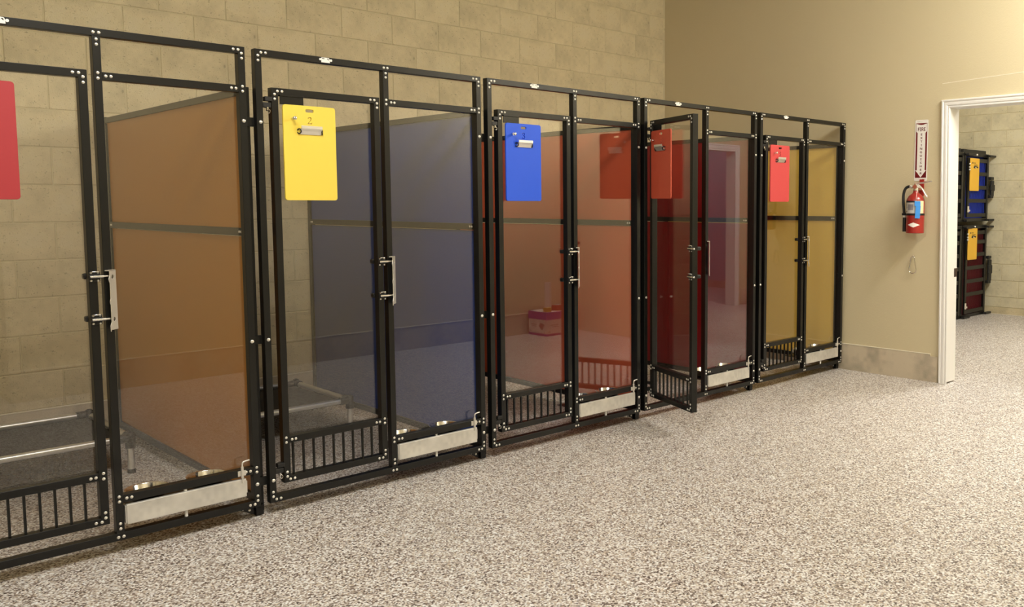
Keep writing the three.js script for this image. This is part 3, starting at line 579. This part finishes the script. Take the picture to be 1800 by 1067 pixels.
// ------------------------------------------------------------------ the room beyond: stacked cages
function cage(x0, x1, y0, y1, rails, colour, label, open) {
  const w = x1 - x0, h = y1 - y0, dp = 0.68, t = thing('animal_cage', label, 'animal cage', [x0, y0, -0.65], 'black animal cages in the room beyond');
  const fr = 0.04, ribs = std(colour, 0.45);
  mesh('body', [bx(0.004, 0.012, 0.01, h - 0.01, -dp, -0.03, 0), bx(w - 0.012, w - 0.004, 0.01, h - 0.01, -dp, -0.03, 0), bx(0.004, w - 0.004, 0.01, 0.02, -dp, -0.03, 0), bx(0.004, w - 0.004, h - 0.02, h - 0.01, -dp, -0.03, 0)], M.blackPlastic, t);
  mesh('back_panel', bx(0.014, w - 0.014, 0.022, h - 0.022, -0.075, -0.065, 0), std(colour, 0.5), t);
  mesh('frame_post', bx(0, fr, 0, h, -0.04, 0), M.black, t); mesh('frame_post', bx(w - fr, w, 0, h, -0.04, 0), M.black, t);
  mesh('frame_rail', bx(fr, w - fr, h - fr, h, -0.04, 0), M.black, t); mesh('frame_rail', bx(fr, w - fr, 0, fr, -0.04, 0), M.black, t);
  const a = 0.055, b = w - 0.055, c = 0.052, e = h - 0.06;
  const d = sub('cage_door', t);
  mesh('door_stile', bx(a, a + 0.045, c, e, 0.0, 0.022), M.black, d); mesh('door_stile', bx(b - 0.045, b, c, e, 0.0, 0.022), M.black, d);
  for (const y of [c, e - 0.05, ...rails.map((r) => r - y0 - 0.02)]) mesh('door_rail', bx(a + 0.045, b - 0.045, y, y + 0.045, 0.0, 0.018), M.black, d);
  for (let n = 1; n < 15; n++) { const x = a + 0.045 + (b - a - 0.09) * n / 15; mesh('bar', rod([x, c + 0.03, 0.004], [x, e - 0.03, 0.004], 0.0032, 6), ribs, d); }
  if (open) mesh('door_latch', [bx(w - 0.03, w + 0.055, h * 0.62, h * 0.62 + 0.035, 0.004, 0.045, 0.006), bx(w - 0.01, w + 0.07, h * 0.37, h * 0.61, 0.02, 0.045, 0.01), bx(w - 0.03, w + 0.055, h * 0.345, h * 0.345 + 0.035, 0.004, 0.045, 0.006), bx(w - 0.02, w + 0.085, h * 0.45, h * 0.55, 0.02, 0.05, 0.012)], M.blackPlastic, t);
  for (const y of [h - 0.035, 0.002]) for (const x of open ? [0.002, w - 0.07] : [0.002]) mesh('corner_tab', bx(x, x + 0.16, y, y + 0.024, 0.004, 0.05, 0.006), M.blackPlastic, t);
  mesh('hinge', [rod([a + 0.02, 0.11, 0.022], [a + 0.02, 0.18, 0.022], 0.014), rod([a + 0.05, 0.12, 0.024], [a + 0.05, 0.14, 0.024], 0.012)], M.steel, t);
  mesh('bolt', new THREE.SphereGeometry(0.014, 10, 6).translate(w * 0.48, h - 0.02, 0.0), M.bolt, t);
  if (y0 > 1) mesh('top_cover', bx(0.01, w - 0.05, h, h + 0.04, -0.65, -0.02, 0.004), M.blackPlastic, t);
  return t;
}
cage(9.352, 10.045, 1.14, 1.945, [1.699, 1.538, 1.382], lin(0.014, 0.04, 0.42), 'upper black cage with a royal blue inside panel, stacked by the block wall', true);
cage(9.352, 10.045, 0.0, 1.095, [0.893, 0.742, 0.589, 0.431, 0.276], lin(0.11, 0.005, 0.012), 'lower black cage with a dark red inside panel by the block wall', true);
cage(8.64, 9.336, 1.14, 1.945, [1.699, 1.538, 1.382], lin(0.02, 0.02, 0.02), 'upper black cage half hidden by the white door casing');
cage(8.64, 9.336, 0.0, 1.095, [0.893, 0.742, 0.589, 0.431, 0.276], lin(0.02, 0.02, 0.03), 'lower black cage half hidden by the white door casing');
{
  const tex = canvasTexture(128, 256, (c, w, h) => {
    c.fillStyle = '#e9b63a'; c.fillRect(0, 0, w, h);
    c.fillStyle = '#4a3a22'; c.fillRect(24, 30, 12, 14); c.fillRect(40, 34, 34, 6);
    c.fillStyle = '#171310'; c.beginPath(); c.moveTo(44, 76); c.lineTo(50, 60); c.lineTo(70, 58); c.lineTo(106, 64); c.lineTo(112, 70); c.lineTo(100, 78); c.lineTo(84, 70); c.lineTo(70, 80); c.closePath(); c.fill();
    c.fillStyle = '#e8dcc0'; c.beginPath(); c.arc(76, 72, 7, 0, 7); c.fill();
    c.fillStyle = '#4a3a22'; c.fillRect(52, 50, 50, 5);
  });
  const cm = std(0xffffff, 0.5, 0, { map: tex }), em = std(lin(0.78, 0.46, 0.06), 0.5);
  for (const [y0, y1, l] of [[1.5, 1.88, 'yellow card hanging on the upper cage door'], [0.69, 1.06, 'yellow card hanging on the lower cage door']]) {
    const t = thing('cage_card', l, 'card', [9.43, y0, -0.622], 'yellow cards on the cages'); const w = 0.25, h = y1 - y0;
    mesh('board', plate(roundRect(0, 0, w, h, 0.012), 0.008, 0.001), em, t);
    const f = new THREE.ShapeGeometry(roundRect(0.002, 0.002, w - 0.002, h - 0.002, 0.011), 6), p = f.attributes.position; for (let i = 0; i < p.count; i++) f.attributes.uv.setXY(i, p.getX(i) / w, p.getY(i) / h);
    mesh('print', f.translate(0, 0, 0.0084), cm, t);
    for (const k of [0.72, 0.82, 0.64]) { const m = mesh('bolt', new THREE.SphereGeometry(0.012, 8, 6), M.bolt, t); m.position.set(-0.012, h * k, 0.006); }
  }
}
// ------------------------------------------------------------------ things on the floor seen in the glass of the third kennel
{
  const x0 = 5.11, x1 = 5.46, z0 = 3.045, z1 = 3.33;
  const t = thing('carton', 'white carton with purple lid on the floor, mirrored in the glass', 'box', [(x0 + x1) / 2, 0, (z0 + z1) / 2]);
  const hx = (x1 - x0) / 2, hz = (z1 - z0) / 2, purple = std(lin(0.22, 0.035, 0.30), 0.6), card = std(lin(0.72, 0.66, 0.6), 0.7);
  mesh('carton_body', bx(-hx, hx, 0.022, 0.195, -hz, hz, 0.003), card, t); mesh('carton_foot', bx(-hx - 0.001, hx + 0.001, 0, 0.022, -hz - 0.001, hz + 0.001, 0.002), purple, t);
  mesh('lid', [bx(-hx - 0.004, hx + 0.004, 0.167, 0.245, -hz - 0.004, hz + 0.004, 0.003)], purple, t);
  const print = canvasTexture(256, 128, (c, w, h) => { c.fillStyle = '#d8cfc4'; c.fillRect(0, 0, w, h); c.fillStyle = '#6d5560'; c.beginPath(); c.moveTo(20, 30); c.lineTo(80, 16); c.lineTo(110, 50); c.lineTo(60, 100); c.closePath(); c.fill(); c.fillStyle = '#8d8078'; c.fillRect(140, 34, 80, 10); c.fillRect(140, 54, 60, 8); c.fillRect(20, 104, 14, 16); c.fillRect(220, 104, 20, 16); });
  mesh('print', new THREE.PlaneGeometry(2 * hz - 0.01, 0.12).rotateY(-Math.PI / 2).translate(-hx - 0.0008, 0.088, 0), std(0xffffff, 0.7, 0, { map: print }), t);
  mesh('print', new THREE.PlaneGeometry(2 * hx - 0.01, 0.12).rotateY(Math.PI).translate(0, 0.088, -hz - 0.0008), std(0xffffff, 0.7, 0, { map: print }), t);
  const paper = mesh('paper_top', bx(-hx + 0.006, hx - 0.006, 0.245, 0.247, -hz + 0.006, hz - 0.006, 0), card, t);
  const r = thing('paper_roll', 'upright white paper roll on the purple lidded carton', 'paper roll', [5.205, 0.2475, 3.13]);
  mesh('paper', [rod([0, 0, 0], [0, 0.295, 0], 0.034, 28)], card, r); mesh('core', rod([0, 0.2951, 0], [0, 0.2957, 0], 0.015, 20), std(lin(0.3, 0.2, 0.12), 0.8), r);
  const y = thing('soap_box', 'small yellow box on the carton beside the paper roll', 'box', [5.155, 0.2475, 3.085]);
  mesh('carton_body', bx(-0.033, 0.033, 0, 0.042, -0.026, 0.026, 0.002), std(lin(0.7, 0.42, 0.05), 0.6), y); mesh('flap', bx(-0.034, 0.034, 0.038, 0.045, -0.027, 0.0, 0.001), std(lin(0.75, 0.5, 0.12), 0.6), y);
  const q = thing('wipe_pack', 'flat dark red pack lying on the purple lidded carton', 'pack', [5.34, 0.2475, 3.13]);
  mesh('pack_body', bx(-0.07, 0.07, 0, 0.055, -0.05, 0.05, 0.015), std(lin(0.30, 0.03, 0.03), 0.5), q); mesh('pack_flap', bx(-0.03, 0.03, 0.054, 0.059, -0.025, 0.025, 0.002), card, q);
}

renderer.render(scene, camera);
